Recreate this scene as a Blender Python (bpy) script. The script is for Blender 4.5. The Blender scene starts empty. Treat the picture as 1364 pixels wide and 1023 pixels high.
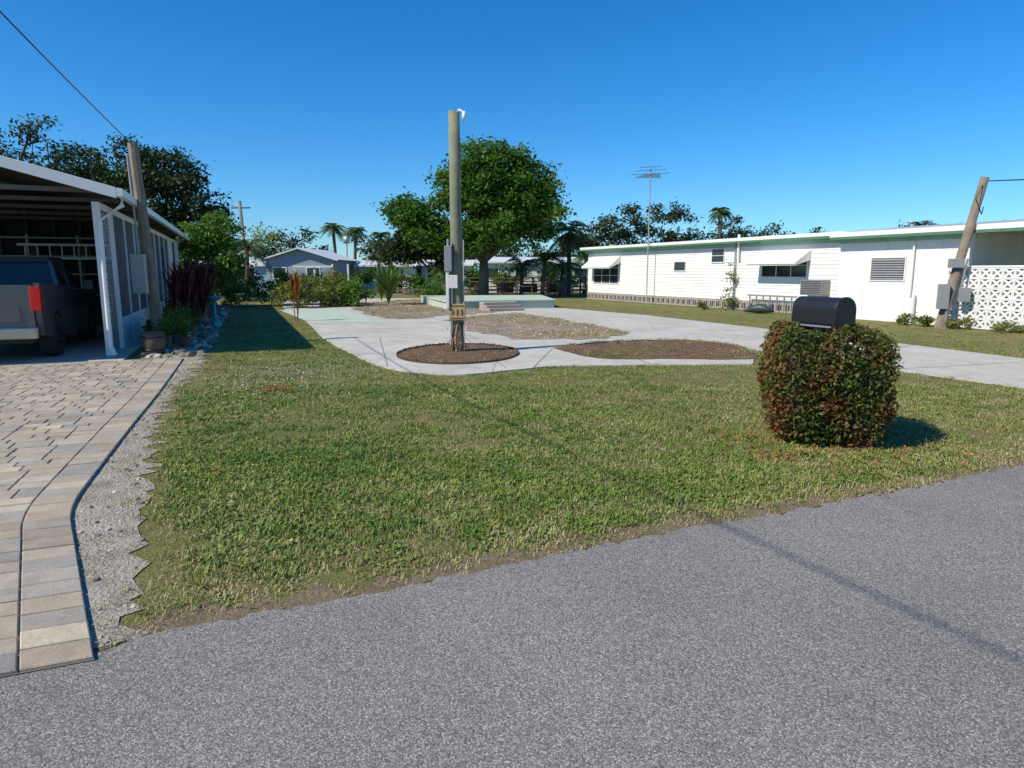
import bpy, bmesh, math, random
import numpy as np
from mathutils import Vector, Matrix
random.seed(7); rng=np.random.default_rng(11)
S=bpy.context.scene
# ------------------------------------------------------------------ materials
def new_mat(name):
    m=bpy.data.materials.new(name); m.use_nodes=True
    nt=m.node_tree; b=nt.nodes['Principled BSDF']
    return m,nt,b
def N(nt,t,**kw):
    n=nt.nodes.new(t)
    for k,v in kw.items(): setattr(n,k,v)
    return n
def ramp(nt,fac,stops):
    r=N(nt,'ShaderNodeValToRGB'); e=r.color_ramp.elements
    e[0].position=stops[0][0]; e[0].color=(*stops[0][1],1)
    e[1].position=stops[-1][0]; e[1].color=(*stops[-1][1],1)
    for p,c in stops[1:-1]:
        x=e.new(p); x.color=(*c,1)
    nt.links.new(fac,r.inputs[0]); return r.outputs[0]
def noise(nt,scale,detail=4,rough=.6,vec=None,dist=0):
    n=N(nt,'ShaderNodeTexNoise'); n.inputs['Scale'].default_value=scale
    n.inputs['Detail'].default_value=detail; n.inputs['Roughness'].default_value=rough
    n.inputs['Distortion'].default_value=dist
    if vec is None:
        g=nt.nodes.get('GEO') or N(nt,'ShaderNodeNewGeometry',name='GEO'); vec=g.outputs['Position']
    nt.links.new(vec,n.inputs['Vector']); return n.outputs['Fac']
def mixc(nt,f,a,b,mode='MIX'):
    m=N(nt,'ShaderNodeMix',data_type='RGBA',blend_type=mode)
    for i,v in ((0,f),(6,a),(7,b)):
        if isinstance(v,(int,float)): m.inputs[i].default_value=v
        elif isinstance(v,tuple): m.inputs[i].default_value=(*v,1)
        else: nt.links.new(v,m.inputs[i])
    return m.outputs[2]
def bump(nt,b,h,strength,dist):
    n=N(nt,'ShaderNodeBump'); n.inputs['Strength'].default_value=strength; n.inputs['Distance'].default_value=dist
    nt.links.new(h,n.inputs['Height']); nt.links.new(n.outputs[0],b.inputs['Normal'])
def mat(name,c1,c2=None,scale=3,rough=.7,metal=0,bmp=0,bdist=.01,bscale=None,streak=0):
    m,nt,b=new_mat(name)
    if c2 is None: c2=tuple(x*.8 for x in c1)
    f=noise(nt,scale,6,.65)
    col=ramp(nt,f,[(.3,c1),(.7,c2)])
    if streak:
        mp=N(nt,'ShaderNodeMapping'); mp.inputs['Scale'].default_value=(3,3,.25)
        g=nt.nodes['GEO']; nt.links.new(g.outputs['Position'],mp.inputs[0])
        f2=noise(nt,2.5,5,.6,mp.outputs[0])
        col=mixc(nt,ramp(nt,f2,[(.5,(0,0,0)),(.8,(streak,)*3)]),col,(.22,.2,.16))
    nt.links.new(col,b.inputs['Base Color'])
    b.inputs['Roughness'].default_value=rough; b.inputs['Metallic'].default_value=metal
    if bmp: bump(nt,b,noise(nt,bscale or scale*6,5,.6),bmp,bdist)
    return m
def leafmat(name,stops,scale=.6,transl=.35,rough=.5,hf=.7):
    m,nt,b=new_mat(name)
    f=noise(nt,scale,3,.6)
    f2=noise(nt,scale*14,2,.5)
    mm=N(nt,'ShaderNodeMath',operation='ADD'); mu=N(nt,'ShaderNodeMath',operation='MULTIPLY_ADD')
    nt.links.new(f2,mu.inputs[0]); mu.inputs[1].default_value=hf; mu.inputs[2].default_value=-hf/2
    nt.links.new(f,mm.inputs[0]); nt.links.new(mu.outputs[0],mm.inputs[1])
    col=ramp(nt,mm.outputs[0],stops)
    nt.links.new(col,b.inputs['Base Color']); b.inputs['Roughness'].default_value=rough
    b.inputs['Specular IOR Level'].default_value=.3
    if transl:
        t=N(nt,'ShaderNodeBsdfTranslucent'); nt.links.new(col,t.inputs['Color'])
        mx=N(nt,'ShaderNodeMixShader'); mx.inputs[0].default_value=transl
        nt.links.new(b.outputs[0],mx.inputs[1]); nt.links.new(t.outputs[0],mx.inputs[2])
        nt.links.new(mx.outputs[0],nt.nodes['Material Output'].inputs[0])
    return m
M={}
M['white']=mat('white_paint',(.76,.74,.69),(.66,.64,.58),1.2,.5,streak=.25)
M['whitec']=mat('white_trim',(.82,.80,.75),(.74,.72,.67),2,.4)
M['siding']=mat('white_siding',(.86,.84,.78),(.80,.78,.71),.8,.55,streak=.18)
M['mint']=mat('mint_trim',(.22,.42,.33),(.3,.5,.4),2,.5)
M['green']=mat('green_trim',(.06,.16,.09),(.1,.22,.14),2,.5)
M['mintc']=mat('mint_painted_concrete',(.38,.50,.38),(.54,.56,.45),1.2,.8,bmp=.2)
M['glass']=mat('dark_glass',(.02,.025,.03),(.04,.05,.06),1,.08)
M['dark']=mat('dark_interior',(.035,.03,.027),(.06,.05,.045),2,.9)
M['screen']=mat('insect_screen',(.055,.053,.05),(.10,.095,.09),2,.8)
M['grey']=mat('grey_metal',(.33,.33,.32),(.26,.26,.25),5,.45,metal=.3)
M['pole']=mat('weathered_wood',(.27,.22,.15),(.14,.11,.08),3,.85,bmp=.5,bscale=20,streak=.4)
M['poleg']=mat('treated_wood',(.26,.27,.165),(.155,.15,.095),2.5,.85,bmp=.6,bscale=25,streak=.5)
M['wood']=mat('dock_wood',(.20,.12,.07),(.12,.08,.05),3,.8)
M['bark']=mat('bark',(.14,.11,.08),(.08,.065,.045),4,.9,bmp=.6)
M['black']=mat('black_metal',(.012,.012,.013),(.02,.02,.02),20,.42,bmp=.08,bscale=60)
M['rubber']=mat('rubber',(.02,.02,.02),(.03,.03,.03),8,.8)
M['roofw']=mat('white_metal_roof',(.78,.77,.74),(.68,.67,.64),1.5,.4)
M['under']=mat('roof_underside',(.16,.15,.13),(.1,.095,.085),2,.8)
M['teal']=mat('teal_glaze',(.05,.28,.30),(.08,.35,.35),4,.3)
M['terra']=mat('terracotta',(.28,.13,.08),(.2,.12,.08),6,.8)
M['blue']=mat('blue_siding',(.20,.36,.52),(.26,.42,.56),1,.6)
M['bluegrey']=mat('bluegrey_siding',(.30,.36,.40),(.26,.32,.36),1,.6)
M['brick']=mat('grey_brick',(.42,.37,.31),(.3,.26,.22),4,.85,bmp=.4)
M['trucks']=mat('truck_paint',(.13,.13,.132),(.11,.11,.112),1,.26,metal=.4)
M['red']=mat('red_lens',(.8,.015,.01),(.65,.01,.008),8,.15)
M['chrome']=mat('chrome',(.45,.45,.45),(.38,.38,.38),5,.22,metal=1)
M['tan']=mat('tan_plaque',(.50,.36,.16),(.30,.19,.08),14,.7,bmp=.4)
M['canoe']=mat('slate_plastic',(.02,.045,.04),(.03,.055,.05),5,.5)
M['water']=mat('canal_water',(.03,.06,.07),(.04,.07,.08),1,.05,bmp=.2)
M['stone']=mat('white_stone',(.58,.54,.46),(.38,.34,.28),15,.9)
M['rock']=mat('dark_rock',(.26,.215,.16),(.15,.125,.095),6,.9,bmp=.4)
M['leafc']=leafmat('tree_leaves',[(.25,(.03,.08,.010)),(.5,(.085,.18,.020)),(.75,(.18,.30,.045))],.5,.42)
M['leafo']=leafmat('oak_leaves',[(.25,(.016,.032,.010)),(.5,(.034,.062,.017)),(.75,(.075,.115,.034))],.5,.25)
M['leafb']=leafmat('bright_leaves',[(.25,(.045,.11,.012)),(.5,(.11,.21,.025)),(.75,(.20,.32,.05))],.9,.4)
M['weed']=leafmat('weed_leaves',[(.25,(.08,.12,.02)),(.5,(.19,.22,.04)),(.75,(.34,.32,.08))],1.2,.35)
M['palm']=leafmat('palm_leaves',[(.25,(.035,.06,.016)),(.5,(.08,.12,.032)),(.75,(.16,.19,.06))],1,.25)
M['fard']=leafmat('distant_leaves',[(.25,(.025,.045,.016)),(.5,(.05,.075,.03)),(.75,(.10,.12,.055))],.25,.2)
M['redl']=leafmat('cordyline_leaves',[(.25,(.035,.010,.012)),(.5,(.09,.015,.020)),(.75,(.18,.06,.035))],3,.25)
M['redo']=leafmat('croton_leaves',[(.25,(.12,.05,.01)),(.5,(.3,.07,.015)),(.75,(.25,.22,.03))],3,.3)
M['yucca']=leafmat('yucca_leaves',[(.25,(.06,.12,.02)),(.5,(.12,.21,.04)),(.75,(.24,.30,.09))],2,.3)
M['hedge']=leafmat('hedge_leaves',[(.26,(.035,.065,.014)),(.42,(.08,.115,.02)),(.52,(.15,.13,.03)),(.60,(.19,.065,.022)),(.78,(.26,.09,.028))],3.2,.25)
M['grassg']=leafmat('grass_blades',[(.15,(.065,.135,.013)),(.38,(.11,.19,.022)),(.55,(.175,.235,.038)),(.72,(.29,.31,.085)),(.88,(.42,.38,.16))],.8,0,.6,1.1)
M['grassd']=leafmat('dry_grass',[(.25,(.20,.185,.06)),(.5,(.36,.31,.13)),(.8,(.52,.45,.24))],2,0,.8)
M['litter']=leafmat('dry_leaves',[(.25,(.16,.06,.02)),(.5,(.34,.11,.03)),(.8,(.40,.24,.08))],6,.1,.8)

# ground
m,nt,b=new_mat('lawn_ground')
f=noise(nt,.35,5,.6); f2=noise(nt,7,6,.75); f3=noise(nt,60,3,.7)
c=ramp(nt,f,[(.3,(.13,.17,.038)),(.5,(.19,.20,.058)),(.7,(.28,.25,.10))])
c=mixc(nt,ramp(nt,f2,[(.40,(0,0,0)),(.66,(.85,.85,.85))]),c,(.27,.22,.115))
c=mixc(nt,.6,c,ramp(nt,f3,[(.3,(.3,.3,.3)),(.75,(1.6,1.55,1.4))]),'MULTIPLY')
nt.links.new(c,b.inputs['Base Color']); b.inputs['Roughness'].default_value=.95; b.inputs['Specular IOR Level'].default_value=.1
bump(nt,b,f3,.8,.03); M['ground']=m
# asphalt
m,nt,b=new_mat('asphalt')
g=N(nt,'ShaderNodeNewGeometry',name='GEO')
v=N(nt,'ShaderNodeTexVoronoi'); v.inputs['Scale'].default_value=175; nt.links.new(g.outputs['Position'],v.inputs['Vector'])
sep=N(nt,'ShaderNodeSeparateColor'); nt.links.new(v.outputs['Color'],sep.inputs[0])
c=ramp(nt,sep.outputs[0],[(0,(.15,.136,.124)),(.35,(.245,.224,.203)),(.7,(.34,.313,.283)),(.9,(.45,.415,.375)),(1,(.62,.57,.51))])
c=mixc(nt,.8,c,ramp(nt,v.outputs['Distance'],[(.1,(1.1,1.1,1.1)),(.8,(.5,.5,.5))]),'MULTIPLY')
c=mixc(nt,.8,c,ramp(nt,noise(nt,.6,7,.68),[(.3,(.78,.78,.78)),(.7,(1.12,1.11,1.09))]),'MULTIPLY')
c=mixc(nt,ramp(nt,noise(nt,14,4,.7),[(.62,(0,0,0)),(.8,(.5,.5,.5))]),c,(.34,.31,.275))
nt.links.new(c,b.inputs['Base Color']); b.inputs['Roughness'].default_value=.9; b.inputs['Specular IOR Level'].default_value=.25
bump(nt,b,v.outputs['Distance'],.6,-.003); M['asphalt']=m
# concrete
m,nt,b=new_mat('old_concrete')
c=ramp(nt,noise(nt,.7,6,.65),[(.3,(.47,.43,.36)),(.55,(.57,.53,.45)),(.75,(.64,.60,.52))])
c=mixc(nt,ramp(nt,noise(nt,2.2,6,.75,dist=1.5),[(.50,(0,0,0)),(.72,(.7,.7,.7))]),c,(.31,.275,.215))
c=mixc(nt,.5,c,ramp(nt,noise(nt,40,4,.7),[(.3,(.7,.7,.7)),(.7,(1.1,1.1,1.1))]),'MULTIPLY')
g=nt.nodes['GEO']
nv=N(nt,'ShaderNodeTexNoise'); nv.inputs['Scale'].default_value=1.5; nt.links.new(g.outputs['Position'],nv.inputs['Vector'])
wv_=mixc(nt,.12,g.outputs['Position'],nv.outputs['Color'],'ADD')
vc=N(nt,'ShaderNodeTexVoronoi',feature='DISTANCE_TO_EDGE'); vc.inputs['Scale'].default_value=.2
nt.links.new(wv_,vc.inputs['Vector'])
c=mixc(nt,ramp(nt,vc.outputs['Distance'],[(0,(.6,.6,.6)),(.002,(0,0,0))]),c,(.16,.14,.105))
nt.links.new(c,b.inputs['Base Color']); b.inputs['Roughness'].default_value=.85; bump(nt,b,noise(nt,50,4),.25,.01); M['conc']=m
M['dirt']=mat('rubble_dirt',(.38,.29,.205),(.20,.145,.095),1.6,.95,bmp=.8,bdist=.05,bscale=9)
M['edge_dirt']=mat('dry_soil',(.24,.175,.10),(.14,.105,.055),7,.95,bmp=.8,bdist=.03,bscale=30)
M['mulch']=mat('mulch',(.23,.14,.07),(.10,.058,.03),5,.95,bmp=1,bdist=.05,bscale=28)
M['mulchd']=mat('mulch_edging',(.10,.06,.035),(.06,.04,.025),9,.9)
M['jointd']=mat('joint_filler',(.24,.21,.16),(.15,.13,.095),9,.9)
M['gravel']=mat('crushed_gravel',(.52,.46,.37),(.28,.23,.165),4,.95,bmp=1,bdist=.03,bscale=45)
M['sand']=mat('joint_sand',(.20,.165,.12),(.27,.22,.165),12,.95)
m,nt,b=new_mat('paver_stone')
at=N(nt,'ShaderNodeAttribute',attribute_name='Col')
c=mixc(nt,.75,at.outputs['Color'],ramp(nt,noise(nt,7,6,.7),[(.3,(.68,.67,.65)),(.7,(1.15,1.13,1.10))]),'MULTIPLY')
c=mixc(nt,.6,c,ramp(nt,noise(nt,110,3,.7),[(.35,(.6,.6,.6)),(.65,(1.1,1.1,1.1))]),'MULTIPLY')
nt.links.new(c,b.inputs['Base Color']); b.inputs['Roughness'].default_value=.85; bump(nt,b,noise(nt,90,4),.4,.006); M['paver']=m

# ------------------------------------------------------------------ mesh accumulators
class Part:
    def __init__(s,name,mt,smooth=False,bevel=0): s.name=name;s.m=mt;s.v=[];s.f=[];s.smooth=smooth;s.bevel=bevel
    def add(s,vs,fs):
        o=len(s.v); s.v+= [tuple(x) for x in vs]; s.f+=[tuple(i+o for i in f) for f in fs]; return s
    def box(s,fr,x0,x1,y0,y1,z0,z1):
        return s.add([fr(x,y,z) for z in (z0,z1) for x,y in ((x0,y0),(x1,y0),(x1,y1),(x0,y1))],
          [(3,2,1,0),(4,5,6,7),(0,1,5,4),(1,2,6,5),(2,3,7,6),(3,0,4,7)])
    def prism(s,poly,z0,z1):
        n=len(poly); return s.add([(x,y,z0) for x,y in poly]+[(x,y,z1) for x,y in poly],
          [tuple(range(n,2*n))]+[(i,(i+1)%n,n+(i+1)%n,n+i) for i in range(n)])
    def tube(s,pts,rad,n=8,cap=True):
        pts=[Vector(p) for p in pts]; vs=[]; 
        if not hasattr(rad,'__len__'): rad=[rad]*len(pts)
        for i,p in enumerate(pts):
            t=(pts[min(i+1,len(pts)-1)]-pts[max(i-1,0)]).normalized()
            u=t.cross(Vector((0,0,1))) if abs(t.z)<.95 else t.cross(Vector((1,0,0)))
            u.normalize(); w=t.cross(u)
            for k in range(n):
                a=2*math.pi*k/n; vs.append(p+rad[i]*(math.cos(a)*u+math.sin(a)*w))
        fs=[(i*n+k,i*n+(k+1)%n,(i+1)*n+(k+1)%n,(i+1)*n+k) for i in range(len(pts)-1) for k in range(n)]
        if cap: fs+=[tuple(range(n)),tuple(range((len(pts)-1)*n,len(pts)*n))]
        return s.add(vs,fs)
    def lathe(s,c,prof,n=20):
        vs=[(c[0]+r*math.cos(2*math.pi*k/n),c[1]+r*math.sin(2*math.pi*k/n),c[2]+z) for r,z in prof for k in range(n)]
        fs=[(i*n+k,i*n+(k+1)%n,(i+1)*n+(k+1)%n,(i+1)*n+k) for i in range(len(prof)-1) for k in range(n)]
        return s.add(vs,fs)
    def arr(s,V,F):
        s.v+=[tuple(x) for x in V.tolist()]; 
        o=len(s.v)-len(V); s.f+=[tuple(x) for x in (F+o).tolist()]; return s
    def obj(s,name=None):
        me=bpy.data.meshes.new(name or s.name); me.from_pydata(s.v,[],s.f); me.materials.append(s.m)
        if s.smooth: me.polygons.foreach_set('use_smooth',[True]*len(me.polygons))
        me.update(); o=bpy.data.objects.new(name or s.name,me); S.collection.objects.link(o)
        if s.bevel:
            b=o.modifiers.new('bevel','BEVEL'); b.width=s.bevel; b.segments=2; b.limit_method='ANGLE'
        return o
def obj(name,parts,loc=None):
    parts=[p for p in parts if p.v]
    if len(parts)==1: return parts[0].obj(name)
    e=bpy.data.objects.new(name,None); S.collection.objects.link(e)
    for p in parts: o=p.obj(); o.parent=e
    return e
def frame(o,ex,ey):
    return lambda x,y,z:(o[0]+ex[0]*x+ey[0]*y,o[1]+ex[1]*x+ey[1]*y,z)
W=frame((0,0),(1,0),(0,1))
A=(.928,.373); D=(-.373,.928)
def fr_at(x,y,ang=0):
    c,s=math.cos(ang),math.sin(ang); return frame((x,y),(c,s),(-s,c))
def inpoly(P,poly):
    x,y=P[:,0],P[:,1]; r=np.zeros(len(P),bool); n=len(poly)
    for i in range(n):
        x1,y1=poly[i]; x2,y2=poly[(i+1)%n]
        if y1==y2: continue
        c=((y1>y)!=(y2>y))&(x<(x2-x1)*(y-y1)/(y2-y1)+x1); r^=c
    return r
def dline(P,line):
    d=np.full(len(P),1e9)
    for (x1,y1),(x2,y2) in zip(line[:-1],line[1:]):
        dx,dy=x2-x1,y2-y1; t=np.clip(((P[:,0]-x1)*dx+(P[:,1]-y1)*dy)/(dx*dx+dy*dy),0,1)
        d=np.minimum(d,np.hypot(P[:,0]-x1-t*dx,P[:,1]-y1-t*dy))
    return d
def ragged(line,step,amp,closed=False):
    out=[]; L=line+[line[0]] if closed else line
    for (x1,y1),(x2,y2) in zip(L[:-1],L[1:]):
        l=math.hypot(x2-x1,y2-y1); n=max(1,int(l/step)); nx,ny=-(y2-y1)/l,(x2-x1)/l
        for i in range(n):
            j=random.gauss(0,amp) if (i or closed) else 0
            t=i/n; out.append((x1+(x2-x1)*t+nx*j,y1+(y2-y1)*t+ny*j))
    if not closed: out.append(L[-1])
    return out
def smooth(line,n=6):
    out=[]
    for i in range(len(line)-1):
        p0=line[max(i-1,0)];p1=line[i];p2=line[i+1];p3=line[min(i+2,len(line)-1)]
        for k in range(n):
            t=k/n; out.append(tuple(.5*((2*p1[j])+(-p0[j]+p2[j])*t+(2*p0[j]-5*p1[j]+4*p2[j]-p3[j])*t*t+(-p0[j]+3*p1[j]-3*p2[j]+p3[j])*t**3) for j in (0,1)))
    out.append(line[-1]); return out

# ------------------------------------------------------------------ ground sheets
Part('g',M['ground']).add([(-600,-200,0),(600,-200,0),(600,900,0),(-600,900,0)],[(0,1,2,3)]).obj('ground')
roadedge=[(-1.99,2.52),(-1.72,2.66),(-1.61,2.77),(-1.33,2.90),(-1.03,3.04),(-.69,3.16),(-.47,3.27),(.08,3.55),(.52,3.77),(1.02,3.99),(1.57,4.22),(1.90,4.35),(2.19,4.50),(2.86,4.77),(3.70,5.17),(4.27,5.45),(5.79,6.15),(12,8.7),(40,20)]
re_r=ragged(roadedge,.05,.018)
roadpoly=[(-40,-13),(-4.0,1.7)]+re_r+[(45,12),(-30,-18)]
Part('r',M['asphalt']).add([(x,y,.012) for x,y in roadpoly],[tuple(range(len(roadpoly)))]).obj('road')
grassleft=smooth([(-1.67,2.76),(-1.86,3.10),(-2.0,3.54),(-2.42,4.23),(-2.80,5.04),(-3.50,6.49),(-4.56,9.04),(-5.72,12.38),(-13.7,33.4)],5)
pav=[(-1.75,2.63),(-2.16,3.18),(-2.64,3.86),(-2.89,4.23),(-3.08,4.60),(-3.33,5.24),(-3.93,6.81),(-4.76,9.04),(-6.06,12.38)]
gravpoly=[(x+.02,y) for x,y in pav]+[(-6.9,12.45),(-15.5,33.9)]+[(x+random.gauss(0,.05),y) for x,y in ragged(grassleft,.09,.05)[::-1]]
Part('g',M['gravel']).add([(x-.12 if i<9 else x,y,.006) for i,(x,y) in enumerate(gravpoly)],[tuple(range(len(gravpoly)))]).obj('gravel_strip')
fr=[(x,y) for x,y in re_r if y<9]
e1=[(x-.05,y-.03) for x,y in fr][::2]; e2=[(x-.05-random.random()*.10,y+.07+random.random()*.14) for x,y in fr][::2]
pl=e1+e2[::-1]
Part('s',M['edge_dirt']).add([(x,y,.004) for x,y in pl],[(i,i+1,2*len(e1)-2-i,2*len(e1)-1-i) for i in range(len(e1)-1)]).obj('soil_edge')
conc=smooth([(-13.5,40),(-9.9,29.5),(-6.75,22.1),(-4.6,16.4),(-3.07,13.0),(-2.18,11.28),(-1.45,10.6),(-.73,10.42),(.1,10.95),(1.0,11.4),(4.17,11.6)],6)+[(4.4,12.2),(4.96,13.96),(6.24,10.95),(8.09,6.99),(12,-2),(16,-.5),(10.39,9.04),(8.58,15.15),(7.0,19.21),(4.89,24.82),(1.31,31.22),(.31,35),(-3,41)]
c0=Part('c',M['conc']); 
c0.add([(x,y,.02) for x,y in conc],[tuple(range(len(conc)))])
n=len(conc); c0.add([(x,y,.02) for x,y in conc]+[(x,y,-.05) for x,y in conc],[(i,(i+1)%n,n+(i+1)%n,n+i) for i in range(n)])
c0.obj('concrete_slab')
jt=Part('j',M['jointd'])
for (x1,y1),(x2,y2) in (((5.0,13.9),(8.75,14.6)),((6.25,10.95),(9.5,12.0)),((7.1,9.1),(10.2,9.8)),((3.1,17.9),(7.1,18.8)),((1.6,22.9),(5.3,23.5)),((-4.5,16.4),(.1,16.0)),((-5.6,19.2),(-1.5,18.6)),((-2.1,11.3),(-3.2,16.3)),((.35,11.1),(.85,14.0)),((2.4,11.55),(2.3,12.2)),((-.1,11.1),(-1.1,16.1)),((-3.1,13.0),(-2.2,13.2))):
    l=math.hypot(x2-x1,y2-y1); nx,ny=-(y2-y1)/l*.008,(x2-x1)/l*.008
    jt.add([(x1-nx,y1-ny,.0235),(x2-nx,y2-ny,.0235),(x2+nx,y2+ny,.0235),(x1+nx,y1+ny,.0235)],[(0,1,2,3)])
jt.obj('slab_joints')
rubs=[ragged([(-8.2,33.5),(-5.4,39),(-1.5,31.0),(-.2,27.6),(-2.9,23.3),(-3.9,22.6),(-5.4,25.2)],.35,.16,True),
      ragged([(-2.2,22.7),(.2,26.4),(1.47,22.86),(3.1,17.7),(1.93,15.9),(.14,16.0),(-1.2,18.2)],.3,.14,True)]
dp=Part('d',M['dirt'])
for rub in rubs: dp.add([(x,y,.028) for x,y in rub],[tuple(range(len(rub)))])
dp.obj('rubble_patch')
mintp=[(-9.6,28.0),(-7.2,28.6),(-5.5,25.0),(-4.2,21.2),(-6.2,20.9)]
Part('m',M['mintc']).add([(x,y,.026) for x,y in mintp],[tuple(range(len(mintp)))]).obj('painted_slab')
BX,BY,RX,RY=-1.05,13.15,1.15,1.6
bed1=[(BX+RX*math.cos(a),BY+RY*math.sin(a)) for a in np.linspace(0,2*math.pi,37)[:-1]]
bed2=smooth([(.84,14.1),(2.01,15.31),(3.84,15.82),(4.75,15.0),(4.88,13.9),(4.41,12.28),(3.0,12.25),(1.6,12.35),(.84,14.1)],5)[:-1]
for bd in (bed1,bed2):
    bd=ragged(bd,.15,.02,True)
    c=np.mean(bd,axis=0); n=len(bd); p=Part('m',M['mulch'])
    vs=[(x,y,.024) for x,y in bd]+[(c[0]+(x-c[0])*.55,c[1]+(y-c[1])*.55,.05) for x,y in bd]+[(c[0],c[1],.06)]
    p.add(vs,[(i,(i+1)%n,n+(i+1)%n,n+i) for i in range(n)]+[(n+i,n+(i+1)%n,2*n) for i in range(n)]); p.obj('mulch_bed')
e=Part('e',M['mulchd'])
for i in range(90):
    a=2*math.pi*i/90; x,y=BX+(RX+.02)*math.cos(a),BY+(RY+.02)*math.sin(a); f=fr_at(x,y,math.atan2(RY*math.cos(a),-RX*math.sin(a)))
    h=.052+random.uniform(-.008,.008); e.box(f,-.052,.052,-.012,.012,0.0,h*.8); e.box(f,-.03,.03,-.011,.011,h*.8,h+.006)
e.obj('garden_edging')
p=Part('block',M['mintc'],bevel=.02).prism([(-4.6,34.5),(-2.7,28.3),(1.85,29.8),(1.5,35.5)],0.02,.33)
obj('raised_planter',[p,Part('cap',M['mintc'],bevel=.01).prism([(-4.65,34.6),(-2.75,28.23),(1.92,29.75),(1.55,35.6)],.333,.39)])
f=frame((-.9,27.2),A,D); p=Part('steps',M['brick'],bevel=.01)
for i in range(3):
    for k in range(8): p.box(f,k*.19,k*.19+.18,i*.33,1.25,.022+i*.11,.022+i*.11+.105)
p.obj('brick_steps')

# ------------------------------------------------------------------ pavers
O=(-6.06,12.38)
edge=[(.363,-10.72),(.19,-9.99),(0,-9.18),(-.098,-8.75),(-.137,-8.33),(-.13,-7.64),(-.10,-5.96),(-.04,-3.58),(0,.02)]
es=smooth(edge,6); qs=[q for p,q in es]; ps=[p for p,q in es]
eat=lambda q: float(np.interp(q,qs,ps))
cols=[(.54,.445,.32),(.50,.42,.305),(.47,.40,.305),(.42,.37,.30),(.57,.475,.34),(.46,.375,.275),(.51,.44,.34),(.39,.345,.285),(.47,.375,.275),(.36,.33,.285)]
PV=[];PF=[];PC=[]
def paver(q4):
    c=np.mean(q4,axis=0)
    z=.03+random.gauss(0,.0014); cc=random.choice(cols); k=random.uniform(.82,1.08); cc=tuple(x*k for x in cc)
    o=len(PV); tx,ty=random.gauss(0,.006),random.gauss(0,.006)
    def inset(d):
        r=[]
        for pt in q4:
            v=np.array(pt)-c; l=np.linalg.norm(v); r.append(c+v*(1-d/l)); 
        return r
    for dd,zz in ((.002,.004),(.003,z-.004),(.009,z)):
        for pt in inset(dd):
            PV.append((O[0]+A[0]*pt[0]+D[0]*pt[1],O[1]+A[1]*pt[0]+D[1]*pt[1],zz+(tx*(pt[0]-c[0])+ty*(pt[1]-c[1]) if zz>.01 else 0)))
    fs=[(8,9,10,11)]
    for r in (0,4):
        for i in range(4): fs.append((r+i,r+(i+1)%4,r+4+(i+1)%4,r+4+i))
    for f_ in fs: PF.append(tuple(o+i for i in f_)); PC.append(cc)
q=-10.72; ri=0
while q<0:
    h=[.155,.155,.235][ri%3]; ri+=1; g=.003
    qa,qb=q+g,min(q+h-g,.0); ra,rb=eat(qa)-.265,eat(qb)-.265
    x=min(ra,rb); first=True
    L=-8.5
    while x>L:
        w=random.choice([.155,.235,.235,.31]); xr=x-g; xl=x-w+g
        if first: paver([(xl,qa),(ra,qa),(rb,qb),(xl,qb)]); first=False
        else: paver([(xl,qa),(xr,qa),(xr,qb),(xl,qb)])
        x-=w
    q+=h
q=-10.72
while q<0:
    w=.175; qa,qb=q+.003,min(q+w-.003,0); 
    paver([(eat(qa)-.262,qa),(eat(qa),qa),(eat(qb),qb),(eat(qb)-.262,qb)]); q+=w
me=bpy.data.meshes.new('paver_driveway'); me.from_pydata(PV,[],PF); me.materials.append(M['paver'])
ca=me.color_attributes.new('Col','FLOAT_COLOR','CORNER'); arr=[]
for poly,cc in zip(PF,PC): arr+= [*cc,1]*len(poly)
ca.data.foreach_set('color',arr)
pd=bpy.data.objects.new('paver_driveway',me); S.collection.objects.link(pd)
fl=frame(O,A,D)
sp=[fl(p,q,.018) for p,q in es]+[fl(-9,.02,.018),fl(-9,-10.74,.018)]
o=Part('joint_sand',M['sand']).add(sp,[tuple(range(len(sp)))]).obj(); o.parent=pd
p=Part('f',M['conc']).box(fl,-9.5,-1.0,.022,9,0,.02); p.obj('carport_floor')

# ------------------------------------------------------------------ grass
def tuft(name,mt,nb,rad,h0,h1,wd,coll,broad=False):
    p=Part(name,mt)
    for i in range(nb):
        a=random.uniform(0,6.28); r=rad*math.sqrt(random.random()); x,y=r*math.cos(a),r*math.sin(a)
        h=random.uniform(h0,h1); b=random.uniform(0,6.28); ln=random.uniform(.2,1.3)*h; w=wd*random.uniform(.7,1.3)
        dx,dy=math.cos(b),math.sin(b); px,py=-dy*w,dx*w
        if broad:
            z=h*.7; 
            p.add([(x-px,y-py,z),(x+dx*w,y+dy*w,z+.004),(x+px,y+py,z),(x-dx*w,y-dy*w,z-.003)],[(0,1,2,3)])
        else:
            m1=(x+dx*ln*.4,y+dy*ln*.4,h*.65); t=(x+dx*ln,y+dy*ln,h*random.uniform(.75,1))
            p.add([(x-px,y-py,0),(x+px,y+py,0),(m1[0]+px*.8,m1[1]+py*.8,m1[2]),(m1[0]-px*.8,m1[1]-py*.8,m1[2]),t],[(0,1,2,3),(3,2,4)])
    me=bpy.data.meshes.new(name); me.from_pydata(p.v,[],p.f); me.materials.append(mt)
    o=bpy.data.objects.new(name,me); coll.objects.link(o)
def coll(name): return bpy.data.collections.new(name)
cg=coll('green_tufts'); 
for i in range(4): tuft('green_tuft_%d'%i,M['grassg'],16,.065,.008,.038,.0030,cg)
tuft('clover_tuft_a',M['grassg'],14,.07,.008,.026,.0075,cg,True)
tuft('clover_tuft_b',M['grassg'],7,.07,.010,.024,.010,cg,True)
cd=coll('dry_tufts')
for i in range(3): tuft('dry_tuft_%d'%i,M['grassd'],14,.065,.006,.028,.0022,cd)
cl=coll('leaf_litter')
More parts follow.
